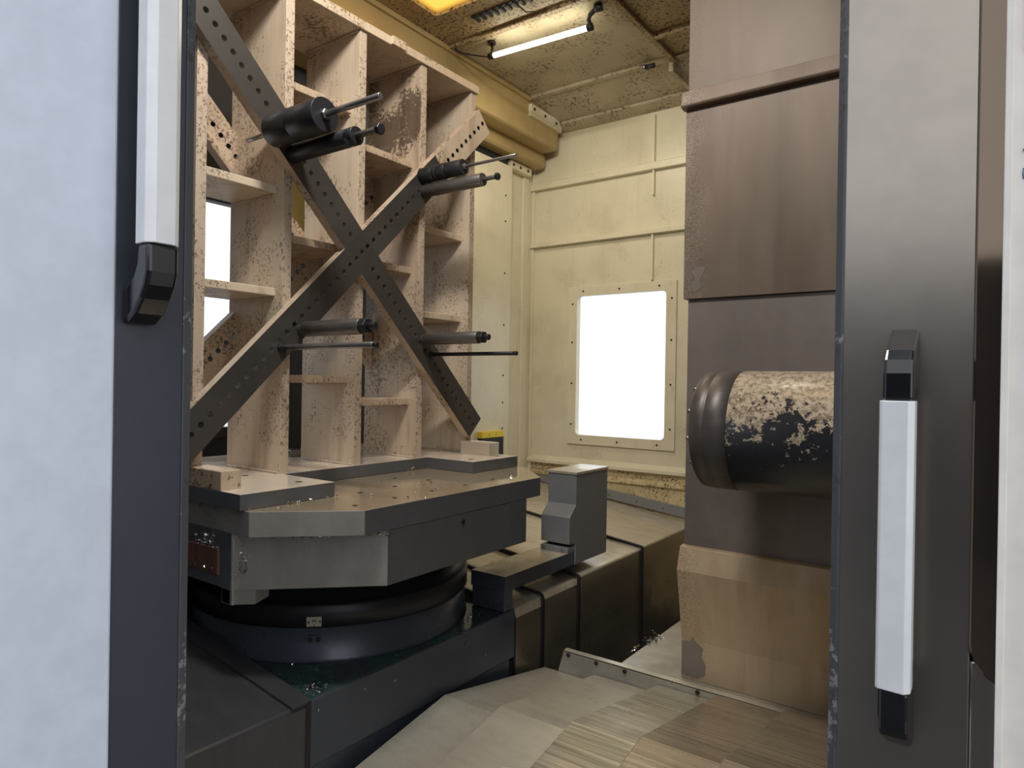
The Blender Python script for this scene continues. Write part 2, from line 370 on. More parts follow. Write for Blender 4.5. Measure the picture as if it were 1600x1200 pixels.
# cream boxed panel in the rear-left corner
pil = struct(thing('trim_4', None, None, (-3.0, 3.8, -1.0)))
bx('corner_panel', WX, -2.97, 3.18, 4.068, -1.1, 1.60, 'trim', pil, .004)
bx('panel_top_flange', WX-.0, -2.985, 4.07, 4.34, 1.60, 1.66, 'trim', pil, .002)
bx('shadow_gap', WX, -3.0, 3.18, 4.05, 1.605, 1.70, 'charcoal', pil, .002)  # charcoal block standing in for the dark opening above the panel
screws('X', [(-2.97, 3.987, z) for z in (1.37, 1.18, .80, .42, .05, -.15, -.34)], .007, .004, 'bolt', pil)
screws('X', [(-2.985, y, 1.63) for y in (4.10, 4.19, 4.29)], .011, .005, 'bolt', pil)
# near and right walls (mostly out of view), close the cabin
struct(bx('wall_near', WX-.06, -.87, -1.39, -1.35, -1.6, CZ+.05, 'dark_wall', None, 0))
struct(bx('wall_right', 1.56, 1.6, .945, WY+.04, -1.6, CZ+.05, 'dark_wall', None, 0))

# ceiling
ceil = struct(thing('ceiling', None, None, (-1, 2, CZ)))
bm = bmesh.new()
def cbox(x0, x1, y0, y1): box(bm, x0, x1, y0, y1, CZ, CZ+.03)
cbox(WX-.1, -2.58, -1.39, 3.1); cbox(-2.58, -1.2, -1.39, 1.95); cbox(-2.58, -1.2, 2.79, 3.1); cbox(-1.2, 1.6, .905, 3.1)
obj('ceiling_sheet', bm, 'ceil', ceil)
bx('ceiling_panel', -2.80, -1.68, 3.1, 3.96, CZ+.004, CZ+.03, 'ceil_clean', ceil, 0)
bx('ceiling_panel', -1.68, 1.6, 3.1, 3.96, CZ+.012, CZ+.03, 'ceil', ceil, 0)
bm = bmesh.new(); prism(bm, [(3.96, CZ+.02), (3.96, CZ), (WY, 1.955), (WY, CZ+.02)], 'X', WX-.04, 1.6); obj('sloped_ceiling_panel', bm, 'ceil_clean', ceil)
bm = bmesh.new(); prism(bm, [(WY-.11, 1.971), (WY-.115, 1.95), (WY, 1.925), (WY, 1.96)], 'X', -2.75, 1.6); obj('ceiling_flange', bm, 'ceil_clean', ceil, .001)
bx('ceiling_rib', -2.76, -1.0, 3.075, 3.115, CZ-.018, CZ+.01, 'ceil', ceil, .003)
bx('ceiling_rib', -1.70, -1.665, 3.10, 4.02, CZ-.02, CZ+.02, 'ceil', ceil, .003)
bx('ceiling_rib', -1.665, 1.0, 3.65, 3.68, CZ-.02, CZ+.02, 'ceil', ceil, .003)
bx('ceiling_rib', -2.75, -1.70, 3.945, 3.985, CZ-.016, CZ+.01, 'ceil_clean', ceil, .003)
bx('ceiling_rib', -1.715, -1.685, 3.985, 4.36, 1.955, CZ, 'ceil_clean', ceil, .003)
# amber roof window
sk = struct(thing('window_3', None, None, (-1.9, 2.4, CZ)))
bm = bmesh.new(); ringplate(bm, rrect(-2.62, -1.16, 1.91, 2.83, .04), rrect(-2.575, -1.205, 1.955, 2.785, .03), 'Z', CZ-.006, CZ+.035); obj('window_frame', bm, 'ceil', sk, .001)
bx('pane', -2.6, -1.18, 1.93, 2.81, CZ+.012, CZ+.02, 'amber', sk, 0)

# cable comb slot in the ceiling
vt = thing('cable_comb', 'black toothed slot in the rusty ceiling beside the amber roof window', 'vent', (-2.23, 2.92, CZ-.012))
bx('slot_backing', -2.42, -1.95, 2.895, 2.925, CZ-.006, CZ-.001, 'charcoal', vt, 0)
bm = bmesh.new(); box(bm, 0, .016, 0, .05, -.012, 0); t0 = obj('tooth', bm, 'charcoal', vt, 0, origin=(0, 0, 0)); t0.location = Vector((-2.41, 2.905, CZ-.002))-wloc(vt)
for k in range(1, 11): copy_mesh(t0, 'tooth', (-2.41+.044*k, 2.905, CZ-.002), vt)
bm = bmesh.new(); tube(bm, [(-2.13, 2.94, CZ-.01), (-2.11, 2.99, CZ-.03), (-2.09, 3.04, CZ-.01)], .004); obj('bracket_wire', bm, 'bolt', vt)
# beams along the left ceiling edge
b1 = struct(thing('trim_5', None, None, (-2.9, 2.6, 1.76)))
bm = bmesh.new(); prism(bm, [(WX-.05, 1.765), (-2.78, 1.765), (-2.765, 1.775), (-2.755, CZ), (WX-.05, CZ)], 'Y', -1.3, 4.36); obj('upper_beam', bm, 'beam', b1, .004)
bm = bmesh.new(); prism(bm, [(WX-.05, 1.665), (-2.915, 1.665), (-2.90, 1.68), (-2.90, 1.765), (WX-.05, 1.765)], 'Y', -1.3, 4.40); obj('lower_beam', bm, 'beam', b1, .004)
bm = bmesh.new(); prism(bm, [(-2.76, CZ-.03), (-2.735, CZ-.03), (-2.735, CZ), (-2.76, CZ)], 'Y', -1.3, 3.96); obj('beam_flange', bm, 'beam', b1, .002)
bx('beam_end_plate', -2.80, -2.735, 3.96, 4.375, 1.90, 1.985, 'trim', b1, .003)
bx('joint_strip', -2.757, -2.750, 3.02, 3.035, 1.78, CZ-.03, 'beam', b1, .001)
screws('X', [(-2.735, y, z) for y, z in ((4.0, 1.955), (4.14, 1.95), (4.29, 1.945))], .011, .005, 'bolt', b1)

# work lamp
lp = thing('work_lamp', 'glowing slim tube lamp hanging under the ceiling on two dark brackets', 'lamp', (-2.17, 3.18, 1.93))
bm = bmesh.new(); tube(bm, [(-2.47, 3.17, 1.935), (-1.85, 3.21, 1.935)], .014, 12); obj('tube', bm, 'tube', lp)
bm = bmesh.new(); tube(bm, [(-2.50, 3.168, 1.935), (-2.465, 3.17, 1.935)], .019, 12); obj('end_cap', bm, 'bolt', lp)
bm = bmesh.new(); tube(bm, [(-1.855, 3.21, 1.935), (-1.825, 3.212, 1.935)], .02, 12); obj('end_cap', bm, 'charcoal', lp)
bm = bmesh.new(); tube(bm, [(-2.485, 3.17, 1.94), (-2.485, 3.18, 1.985), (-2.50, 3.19, CZ)], .009); tube(bm, [(-2.50, 3.19, CZ-.012), (-2.50, 3.19, CZ)], .026, 12); obj('bracket', bm, 'bolt', lp)
bm = bmesh.new(); tube(bm, [(-1.835, 3.21, 1.94), (-1.85, 3.21, 1.975), (-1.835, 3.20, 1.995), (-1.80, 3.19, 2.005), (-1.79, 3.19, CZ)], .013); tube(bm, [(-1.80, 3.19, CZ-.015), (-1.76, 3.20, CZ-.012)], .022, 12); obj('bracket', bm, 'charcoal', lp)
bm = bmesh.new(); tube(bm, [(-2.49, 3.17, 1.93), (-2.55, 3.15, 1.945), (-2.62, 3.13, 1.965), (-2.68, 3.11, 1.985), (-2.71, 3.10, 2.01)], .005); obj('cable', bm, 'charcoal', lp)
nz = thing('ceiling_nozzle', 'small black fitting on the far ceiling rib near the brown column', 'nozzle', (-1.84, 3.95, CZ-.03))
bm = bmesh.new(); lathe(bm, [(0, .012), (.02, .016), (.03, .016)], (-1.86, 3.94, CZ-.045), 'Z', 12); obj('fitting_body', bm, 'bolt_bright', nz)
bm = bmesh.new(); lathe(bm, [(-.0, .015), (.06, .015)], (-1.85, 3.94, CZ-.03), 'X', 12); obj('fitting_arm', bm, 'charcoal', nz)

# ------------------------------------------------------------------ doors
def yz_profile_bar(bm, pts, x0, x1): prism(bm, pts, 'X', x0, x1)
# left door: plane x=-.83, runs along Y
d1 = struct(thing('door_1', None, None, (-.85, -.4, -1.55)))
bx('dark_edge_panel', -.87, -.83, .362, .444, -1.55, 1.9, 'door_dark', d1, .002)
bx('white_panel', -.87, -.826, -1.35, .362, -1.55, 1.9, 'door_white', d1, .003)
bm = bmesh.new(); prism(bm, [(-.87, .444), (-.831, .444), (-.8305, .4455), (-.836, .4575), (-.87, .4575)], 'Z', -1.55, 1.9); obj('edge_strip', bm, 'seal', d1, .0008)
h = thing('handle', None, None, (-.79, .39, .06)); h.parent = d1; h.location = Vector((-.79, .39, .06))-wloc(d1)
def grip(bm, y0, y1, x0, x1, z0, z1):
    c = .008
    prism(bm, [(x0, y0), (x1-c, y0), (x1, y0+c), (x1, y1-c), (x1-c, y1), (x0, y1)], 'Z', z0, z1)
bm = bmesh.new(); grip(bm, .369, .408, -.797, -.768, .150, .480); obj('grip', bm, 'alu', h, .001)
bm = bmesh.new(); prism(bm, [(-.771, .150), (-.771, .118), (-.776, .103), (-.786, .088), (-.802, .072), (-.818, .062), (-.83, .060), (-.83, .103), (-.820, .106), (-.806, .116), (-.798, .130), (-.796, .150)], 'Y', .3705, .4065)
obj('end_bracket', bm, 'plastic', h, .005, smooth_bevel=3)
bm = bmesh.new(); prism(bm, [(-.771, .480), (-.771, .512), (-.786, .545), (-.818, .575), (-.83, .575), (-.83, .53), (-.806, .515), (-.796, .48)], 'Y', .3705, .4065)
obj('end_bracket', bm, 'plastic', h, .005, smooth_bevel=3)
# right door: plane y=.905
d2 = struct(thing('door_2', None, None, (.6, .92, -1.55)))
bm = bmesh.new()
box(bm, -.160, -.024, .905, .945, -1.55, 1.9); box(bm, -.024, 1.56, .905, .945, -1.55, -.30); box(bm, -.024, 1.56, .925, .945, -.30, 1.9)
obj('dark_panel', bm, 'door_dark_r', d2, .002)
bm = bmesh.new(); prism(bm, [(-.168, .91), (-.160, .9035), (-.157, .9035), (-.157, .945), (-.168, .945)], 'Z', -1.55, 1.9); obj('edge_strip', bm, 'seal', d2, .0008)
bm = bmesh.new(); prism(bm, rrect(-.0255, .9, -.325, 1.7, .045, 8), 'Y', .902, .93); obj('tinted_window', bm, 'tint', d2, .002)
h = thing('handle', None, None, (0, 0, 0)); h.parent = d2; h.location = Vector((-.09, .87, -.4))-wloc(d2)
bm = bmesh.new(); c = .006
prism(bm, [(-.109, .866), (-.109, .843), (-.106, .840), (-.081, .838), (-.075, .845), (-.075, .866)], 'Z', -.330, -.0135); obj('grip', bm, 'alu', h, .001)
def yzb(zs, sgn):
    # bracket profile: from grip end (z0) out to the door plate
    z0 = zs
    p = [(.842, z0), (.842, z0+sgn*.030), (.845, z0+sgn*.045), (.856, z0+sgn*.056), (.905, z0+sgn*.084), (.905, z0+sgn*.012), (.885, z0+sgn*.012), (.870, z0+sgn*.006), (.865, z0)]
    return p
bm = bmesh.new(); prism(bm, yzb(-.0135, 1), 'X', -.1065, -.0775); obj('end_bracket', bm, 'plastic', h, .004, smooth_bevel=3)
bm = bmesh.new(); prism(bm, yzb(-.330, -1), 'X', -.1065, -.0775); obj('end_bracket', bm, 'plastic', h, .004, smooth_bevel=3)
# white board beside the right door
wbd = thing('white_board', 'white board with a red-bordered notice and handwriting at the right edge', 'board', (.4, .885, -1.2))
bx('board_panel', .0, 1.2, .880, .9015, -1.3, 1.3, 'board', wbd, .002)
bx('edge_moulding', -.0012, .006, .876, .9015, -1.3, 1.3, 'paper', wbd, .001)
bm = bmesh.new(); prism(bm, rrect(.0135, .30, .352, .60, .006), 'Y', .878, .8805); nt = obj('notice', bm, 'paper', wbd)
bm = bmesh.new(); ringplate(bm, rrect(.0195, .294, .360, .592, .005), rrect(.0215, .292, .362, .590, .004), 'Y', .8775, .8785); obj('red_border', bm, 'ink_red', nt)
def stroke(pts, r, mat, name='handwritten_mark'):
    bm = bmesh.new(); tube(bm, [(x, .8795, z) for x, z in pts], r, 6); obj(name, bm, mat, wbd)
for z in (.342, .3215, .299): stroke([(.0165, z-.001), (.019, z), (.03, z)], .0007, 'ink_dark')
stroke([(.0155, .278), (.022, .278)], .0006, 'ink_red'); stroke([(.019, .287), (.0178, .274), (.019, .270)], .0013, 'ink_red')
stroke([(.0155, .249), (.018, .252), (.024, .252)], .002, 'ink_dark')
stroke([(.0150, .231), (.0147, .225), (.0153, .220)], .0007, 'ink_blue'); stroke([(.0195, .231), (.0185, .226), (.0195, .221)], .0007, 'ink_blue')

# ------------------------------------------------------------------ pallet table on its rotary base
def octo(x0, x1, y0, y1, cx, cy):
    return [(x0+cx, y0), (x1-cx, y0), (x1, y0+cy), (x1, y1-cy), (x1-cx, y1), (x0+cx, y1), (x0, y1-cy), (x0, y0+cy)]
TX0, TX1, TY0, TY1 = -3.02, -1.575, 1.18, 2.63
tb = thing('pallet_table', 'large grey steel machine table with cut corners under the beige fixture', 'machine table', (-2.295, 1.905, -.70))
bm = bmesh.new(); fs = prism(bm, octo(TX0, TX1, TY0, TY1, .242, .238), 'Z', -.478, -.4)
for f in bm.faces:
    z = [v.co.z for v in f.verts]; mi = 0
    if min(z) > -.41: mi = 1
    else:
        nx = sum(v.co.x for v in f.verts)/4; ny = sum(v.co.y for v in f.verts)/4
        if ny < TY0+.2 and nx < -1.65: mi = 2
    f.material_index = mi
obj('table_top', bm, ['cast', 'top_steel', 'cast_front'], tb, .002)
bm = bmesh.new(); prism(bm, octo(TX0+.001, TX1-.001, TY0+.002, TY1-.002, .335, .335), 'Z', -.655, -.478)
bm.faces.ensure_lookup_table()
for f in bm.faces:
    nx = sum(v.co.x for v in f.verts)/len(f.verts); ny = sum(v.co.y for v in f.verts)/len(f.verts)
    f.material_index = 1 if (TY0 < ny < TY0+.2 and nx > -1.95 and len(f.verts) == 4) else 0
obj('table_body', bm, ['cast', 'cast_front'], tb, .002)
# front leg and pocket at the near side, foot
bx('corner_leg', -1.962, -1.905, TY0+.003, TY0+.12, -.70, -.50, 'cast_front', tb, .002)
bm = bmesh.new(); prism(bm, [(-1.915, TY0+.003), (-1.862, TY0+.055), (-1.90, TY0+.13), (-1.96, TY0+.13), (-1.96, TY0+.003)], 'Z', -.70, -.655); obj('corner_foot', bm, 'cast_front', tb, .001)
bm = bmesh.new(); lathe(bm, [(-.72, .52), (-.655, .50)], (-2.295, 1.905, 0), 'Z', 64); obj('clamp_ring', bm, 'black', tb)
bx('front_rail', -2.7, -1.962, TY0+.003, TY0+.1, -.535, -.478, 'cast_front', tb, .002)
bx('side_block', -2.35, -1.975, TY0-.004, TY0+.03, -.62, -.535, 'red_brown', tb, .004)
screws('Z', [(x, y, -.4) for x, y in ((-1.834, 1.628), (-1.667, 1.634), (-1.87, 2.016), (-1.674, 1.826), (-1.849, 1.811), (-1.687, 2.206), (-1.672, 2.012), (-1.70, 2.353), (-1.659, 1.452), (-2.0, 1.96))], .009, .0015, 'bolt', tb, 'plug_screw')
screws('X', [(TX1, 1.886, -.507)], .01, .004, 'bolt', tb, 'side_screw')

rb = thing('rotary_base', 'round dark casting with an ivory number tag below the machine table', 'rotary base', (-2.295, 1.905, -.98))
bm = bmesh.new(); lathe(bm, [(-.98, .562), (-.972, .553), (-.862, .553)], (-2.295, 1.905, 0), 'Z', 96); obj('lower_ring', bm, 'blue_cast', rb)
bm = bmesh.new(); lathe(bm, [(-.858, .558), (-.856, .562), (-.785, .562), (-.78, .555), (-.78, .52), (-.735, .515)], (-2.295, 1.905, 0), 'Z', 96); obj('upper_ring', bm, 'black', rb)
A = R(-46.7); ux, uy = math.cos(A), math.sin(A)
def on_ring(r, da, z): a = A+da/r; return (-2.295+r*math.cos(a), 1.905+r*math.sin(a), z)
def ring_patch(bm, r, w, z0, z1, t=.003):
    n = 4
    for k in range(n):
        a0, a1 = -w/2+w*k/n, -w/2+w*(k+1)/n
        v = [bm.verts.new(on_ring(rr_, da, z)) for rr_ in (r, r+t) for da, z in ((a0, z0), (a1, z0), (a1, z1), (a0, z1))]
        for f in ((0, 1, 2, 3), (4, 5, 6, 7), (0, 1, 5, 4), (3, 2, 6, 7), (0, 3, 7, 4), (1, 2, 6, 5)): bm.faces.new([v[i] for i in f])
bm = bmesh.new(); ring_patch(bm, .562, .050, -.853, -.820); tg = obj('number_tag', bm, 'tag', rb)
def text_on(body, size, mat, parent, loc, ang, name='number'):
    cu = bpy.data.curves.new(name, 'FONT'); cu.body = body; cu.size = size; cu.extrude = .0004; cu.align_x = 'CENTER'; cu.align_y = 'CENTER'
    t = bpy.data.objects.new(name, cu); COL.objects.link(t)
    dg = bpy.context.evaluated_depsgraph_get(); me = bpy.data.meshes.new_from_object(t.evaluated_get(dg)); bpy.data.objects.remove(t)
    o = bpy.data.objects.new(name, me); me.materials.clear(); me.materials.append(M[mat]); COL.objects.link(o)
    o.parent = parent; o.location = Vector(loc)-wloc(parent); o.rotation_euler = (R(90), 0, ang); return o
text_on('90', .016, 'charcoal', tg, on_ring(.5655, .001, -.834), A+R(90))
bm = bmesh.new()
for da in (-.020, .021): lathe(bm, [(0, .0035), (.002, .003)], (0, 0, 0), 'Z', 8)
bm.free()
for da, z in ((-.018, -.838), (.020, -.836)):
    bm = bmesh.new(); tube(bm, [on_ring(.5645, da, z), on_ring(.567, da, z)], .0035, 8); obj('tag_rivet', bm, 'charcoal', tg)
bm = bmesh.new(); tube(bm, [on_ring(.5652, .001, -.853), on_ring(.5652, .001, -.845)], .001, 6); obj('index_line', bm, 'charcoal', tg)
bm = bmesh.new(); ring_patch(bm, .553, .048, -.888, -.885, .0015); obj('scribed_line', bm, 'charcoal', rb)
for da in (-.013, .013):
    bm = bmesh.new(); tube(bm, [on_ring(.551, da, -.902), on_ring(.5555, da, -.902)], .009, 12); obj('base_screw', bm, 'charcoal', rb)

# saddle
sd = thing('saddle', 'blue-grey wet machine saddle casting carrying the round base', 'machine saddle', (-2.3, 1.85, -1.2))
bx('saddle_body', -2.95, -1.69, 1.311, 2.384, -1.186, -.982, 'blue_cast', sd, .003)
bx('saddle_top', -2.94, -1.70, 1.32, 2.376, -.990, -.981, 'blue_wet', sd, .002)
bx('lower_rail', -2.9, -1.705, 1.33, 2.37, -1.60, -1.194, 'blue_cast', sd, .003)
bx('end_post', -1.79, -1.6895, 1.305, 1.325, -1.60, -.984, 'blue_cast', sd, .001)
screws('X', [(-1.69, y, z) for y, z in ((1.67, -1.04), (1.53, -1.021), (2.05, -1.039), (2.178, -1.113), (1.345, -1.02))], .005, .004, 'bolt_bright', sd)

# way covers along Y
def shed(x1, z1, y0, y1, x0=-3.0, s=.125, r=.012):
    z0 = z1+s*(x1-x0)
    return [(x0, -1.6), (x1, -1.6), (x1, z1-r), (x1-r*.3, z1-r*.3), (x1-r, z1), (x0, z0)]
wc = thing('rear_way_cover', 'stepped steel telescopic cover running back from the saddle to the wall', 'way cover', (-2.3, 3.4, -1.6))
for i, (x1, z1, y0, y1, r) in enumerate(((-1.700, -.978, 2.402, 2.64, .05), (-1.688, -.966, 2.612, 2.94, .03), (-1.676, -.948, 2.915, 3.66, .012), (-1.664, -.934, 3.62, 4.43, .012))):
    bm = bmesh.new(); prism(bm, shed(x1, z1, y0, y1, r=r), 'Y', y0, y1)
    for f in bm.faces:
        if f.normal.length == 0: f.normal_update()
        cz = sum(v.co.z for v in f.verts)/len(f.verts)
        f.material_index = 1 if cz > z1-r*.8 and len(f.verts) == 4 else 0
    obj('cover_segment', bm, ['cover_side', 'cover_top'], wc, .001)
    bm = bmesh.new(); prism(bm, [(-3.0, z1+.125*(x1+3.0)+.001), (x1-r, z1+.001), (x1-r*.3, z1-r*.3+.001), (x1+.0015, z1-r), (x1+.0015, -1.6), (x1-.01, -1.6), (x1-.01, z1-.01), (-3.0, z1+.125*(x1+3.0)-.01)], 'Y', y0-.012, y0+.004)
    obj('wiper_edge', bm, 'black', wc)
wn = thing('near_way_cover', 'dark steel cover sloping away at the lower left in front of the saddle', 'way cover', (-2.3, .5, -1.6))
bm = bmesh.new(); prism(bm, shed(-1.672, -.972, 0, 1), 'Y', -.9, 1.300)
obj('cover_segment', bm, 'near_cover', wn, .001)
bm = bmesh.new(); prism(bm, [(-3.0, -.972+.125*1.328+.008), (-1.671, -.964), (-1.669, -.972), (-3.0, -.972+.125*1.328-.002)], 'Y', 1.235, 1.303); obj('rim_strip', bm, 'near_cover', wn, .001)
bx('end_plate', -1.71, -1.669, 1.285, 1.303, -1.6, -.968, 'black', wn, .001)

# steel strip on the back wall above the cover
bm = bmesh.new(); prism(bm, [(-3.03, -.70), (-1.5, -.865), (-1.5, -.935), (-3.03, -.765)], 'Y', WY-.012, WY+.006)
sp = struct(obj('trim_6', bm, 'strip', None, .002))
screws('-Y', [(x, WY-.012, -.70-(x+3.03)*.108-.035) for x in (-2.32, -2.1, -1.9, -1.72)], .008, .005, 'bolt_bright', sp)

# pedestal bracket
pb = thing('pallet_stop_bracket', 'grey painted steel upright on a long flat arm beside the machine table', 'bracket', (-1.77, 2.8, -.98))
bm = bmesh.new(); prism(bm, [(-1.878, -.893), (-1.692, -.893), (-1.692, -.826), (-1.878, -.826)], 'Y', 2.31, 3.17)
for f in bm.faces:
    f.material_index = 1 if min(v.co.z for v in f.verts) > -.85 else 0
obj('arm', bm, ['blue_cast', 'cover_top'], pb, .002)
bm = bmesh.new(); prism(bm, [(2.885, -.824), (2.885, -.79), (2.825, -.785), (2.825, -.655), (2.885, -.60), (2.885, -.452), (3.21, -.452), (3.21, -.893), (2.885, -.893)], 'X', -1.852, -1.688); obj('upright', bm, 'strip', pb, .003)
bm = bmesh.new(); prism(bm, [(-1.857, 2.880), (-1.684, 2.880), (-1.684, 3.214), (-1.857, 3.214)], 'Z', -.452, -.438); obj('cap', bm, 'plate_dull', pb, .002)
bx('foot_post', -1.872, -1.697, 2.313, 2.374, -.9785, -.893, 'blue_cast', pb, .002)
bx('foot_flange', -1.85, -1.692, 2.818, 2.89, -.826, -.80, 'strip', pb, .003)
screws('-Y', [(-1.83, 2.818, -.812), (-1.72, 2.818, -.812)], .008, .006, 'bolt_bright', pb)

# ------------------------------------------------------------------ the fixture
fx = thing('cross_braced_fixture', 'tall beige flaking steel fixture frame with crossed dark drilled bars on the table', 'fixture', (-2.34, 1.9, -.4))
bm = bmesh.new()
pts = [(-2.84, 1.165), (-1.84, 1.165), (-1.84, 1.52), (-2.13, 1.52), (-2.13, 2.29), (-1.86, 2.29), (-1.86, 2.625), (-2.84, 2.625)]
prism(bm, pts, 'Z', -.399, -.35)
for f in bm.faces: f.material_index = 1 if min(v.co.z for v in f.verts) > -.36 else 0
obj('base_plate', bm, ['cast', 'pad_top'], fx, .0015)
RY = [1.178, 1.512, 1.862, 2.222, 2.575]; RT = .037; XF, XB = -2.14, -2.485; ZT = 1.43; ZB = -.351
for i, y in enumerate(RY):
    bm = bmesh.new(); box(bm, XB, XF, y, y+RT, ZB, ZT)
    for f in bm.faces:
        f.material_index = 1 if (abs(f.calc_center_median().x-XF) < .001) else 0
    obj('rib_plate', bm, ['fix' if i < 3 else 'fix_dirty' if i == 3 else 'fix', 'fix_edge'], fx, .002)
bm = bmesh.new(); box(bm, XB-.02, XF+.012, RY[0]-.03, RY[4]+RT+.01, ZT, ZT+.036)
box(bm, XF+.012, XF+.026, 2.02, 2.10, ZT, ZT+.036)
obj('top_plate', bm, 'fix', fx, .002)
# shelves between ribs
SH = [(0, .715, .335), (1, .545, .015, 1.125), (2, .515, -.08, .995), (3, .725, .325)]
for s in SH:
    for z in s[1:]:
        y0, y1 = RY[s[0]]+RT, RY[s[0]+1]
        bx('shelf', XB+.03, -2.185, y0-.002, y1+.002, z-.030, z, 'fix' if s[0] in (0, 3) else 'fix_dirty', fx, .003)
# weld beads where shelves meet ribs are joined into one part
bm = bmesh.new()
for s in SH:
    for z in s[1:]:
        y1 = RY[s[0]+1]
        n = 16; pts = [(XB+.035+(-2.19-XB-.035)*k/n*1.0, y1-.002+random.uniform(-.002, .002), z-.032+random.uniform(-.002, .002)) for k in range(n+1)]
        tube(bm, pts, .006, 6)
for i, y in enumerate(RY):
    pts = [(XB+.33*k/16+.005, y-.001, ZB+.004+random.uniform(-.001, .002)) for k in range(17)]; tube(bm, pts, .006, 6)
    pts = [(XB+.33*k/16+.005, y-.001, ZT-.004+random.uniform(-.001, .002)) for k in range(17)]; tube(bm, pts, .007, 6)
w_ = obj('weld_bead', bm, 'fix_edge', fx); w_['kind'] = 'stuff'

CY, CZc, HW, SP = 1.855, .515, .062, .0455
def holed(bm, s0, s1, ang, xa, xb, hr=.0108, hw=HW, mf=1, ms=0):
    """bar along direction ang (YZ plane) from s0 to s1 with a row of through holes; front at xb"""
    ca, sa = math.cos(ang), math.sin(ang)
    def P3(s, t, x): return (x, CY+s*ca-t*sa, CZc+s*sa+t*ca)
    n = max(1, round((s1-s0)/SP)); c = (s1-s0)/n
    for k in range(n):
        a, b = s0+k*c, s0+(k+1)*c; mid = (a+b)/2
        outer = [(b, -hw*.0), (b, hw), (mid, hw), (a, hw), (a, 0), (a, -hw), (mid, -hw), (b, -hw)]
        O, I, Ob, Ib = [], [], [], []
        for (s, t) in outer:
            th = math.atan2(t/hw, (s-mid)/(c/2)) if True else 0
            O.append(bm.verts.new(P3(s, t, xb))); Ob.append(bm.verts.new(P3(s, t, xa)))
            I.append(bm.verts.new(P3(mid+hr*math.cos(th), hr*math.sin(th), xb))); Ib.append(bm.verts.new(P3(mid+hr*math.cos(th), hr*math.sin(th), xa)))
        for i in range(8):
            j = (i+1) % 8
            bm.faces.new([O[i], O[j], I[j], I[i]]).material_index = mf
            bm.faces.new([Ob[i], Ib[i], Ib[j], Ob[j]]).material_index = ms
            f = bm.faces.new([I[i], I[j], Ib[j], Ib[i]]); f.material_index = 2
        for i, j in ((1, 2), (2, 3), (5, 6), (6, 7)): bm.faces.new([O[i], Ob[i], Ob[j], O[j]]).material_index = ms
        if k == 0: 
            for i, j in ((3, 4), (4, 5)): bm.faces.new([O[i], Ob[i], Ob[j], O[j]]).material_index = ms
        if k == n-1:
            for i, j in ((7, 0), (0, 1)): bm.faces.new([O[i], Ob[i], Ob[j], O[j]]).material_index = ms
    bmesh.ops.remove_doubles(bm, verts=bm.verts, dist=1e-5)
XBAR = -2.10
def cross(xa, xb, face):
    mats = ['fix_edge', face, 'charcoal' if face != 'bar_face' else 'rod']  # front bores get bright steel in place of light on the hole lips
    for ang, s1, ms in ((R(135), 1.02, 0), (R(-45), 1.05, 0), (R(225), 1.06, 0)):
        bm = bmesh.new(); holed(bm, HW, s1, ang, xa, xb); obj('cross_bar', bm, mats, fx)
    bm = bmesh.new(); holed(bm, HW, .66, R(45), xa, xb); obj('cross_bar', bm, mats, fx)
    bm = bmesh.new(); holed(bm, .66, 1.10, R(45), xa, xb); o = obj('cross_bar', bm, ['fix_edge', 'fix', 'charcoal'], fx)  # upper end takes the beige material instead of the dark face
    if face == 'bar_face': o['label'] = 'beige upper end of the crossed bar'
    bm = bmesh.new(); holed(bm, -HW, HW, R(45), xa, xb); obj('cross_center', bm, mats, fx)
cross(XF-.001, XBAR, 'bar_face')
cross(XB+.005, XB+.045, 'fix_dirty')
bx('bar_foot', -2.14, -1.945, 1.165, 1.235, -.351, -.29, 'fix_dirty', fx, .003)
bx('bar_foot', -2.14, -1.962, 2.535, 2.612, -.351, -.29, 'pad_top', fx, .003)
for x, y in ((-2.194, 1.407), (-2.005, 1.238), (-1.93, 1.44), (-1.93, 2.56), (-1.93, 2.36)):
    screw('Z', .013, .0012, 'bolt', (x, y, -.3505), fx, 'tapped_hole')

# round posts bolted to the cross bars: each can be unscrewed and lifted away
def post(name, label, Y, Z, parts, cat='post', group='posts bolted to the crossed bars'):
    """parts: (part name, x0, x1, r, material, segments, grooves)"""
    t = thing(name, label, cat, (XBAR, Y, Z), group)
    for (pn, x0, x1, r, mt, seg, gro) in parts:
        prof = [(x0, r-.001), (x0+.001, r)]
        for g in gro: prof += [(g-.0015, r), (g, r-.002), (g+.0015, r)]
        prof += [(x1-.0015, r), (x1, r-.0015)]
        bm = bmesh.new(); lathe(bm, prof, (0, Y, Z), 'X', seg)
        if seg <= 8:
            for f in bm.faces: f.smooth = False
        obj(pn, bm, mt, t)
    return t
post('locating_drum', 'largest black cylinder on the crossed bars, upper left, with a bright rod', 1.444, .876,
     [('drum', XBAR+.0005, -1.827, .057, 'black', 48, (-1.975,)), ('nut', -1.827, -1.816, .018, 'rod', 6, ()), ('rod', -1.816, -1.562, .0105, 'rod', 20, ()), ('rear_stub', -2.27, -2.145, .008, 'rod', 12, ())])
post('clamp_post', 'slim black cylinder ending in a bolt, directly below the largest black cylinder', 1.520, .815,
     [('sleeve', XBAR+.0005, -1.755, .031, 'black', 36, (-1.79,)), ('threaded_rod', -1.755, -1.655, .011, 'gun', 16, ()), ('bolt_head', -1.655, -1.638, .019, 'black', 6, ())])
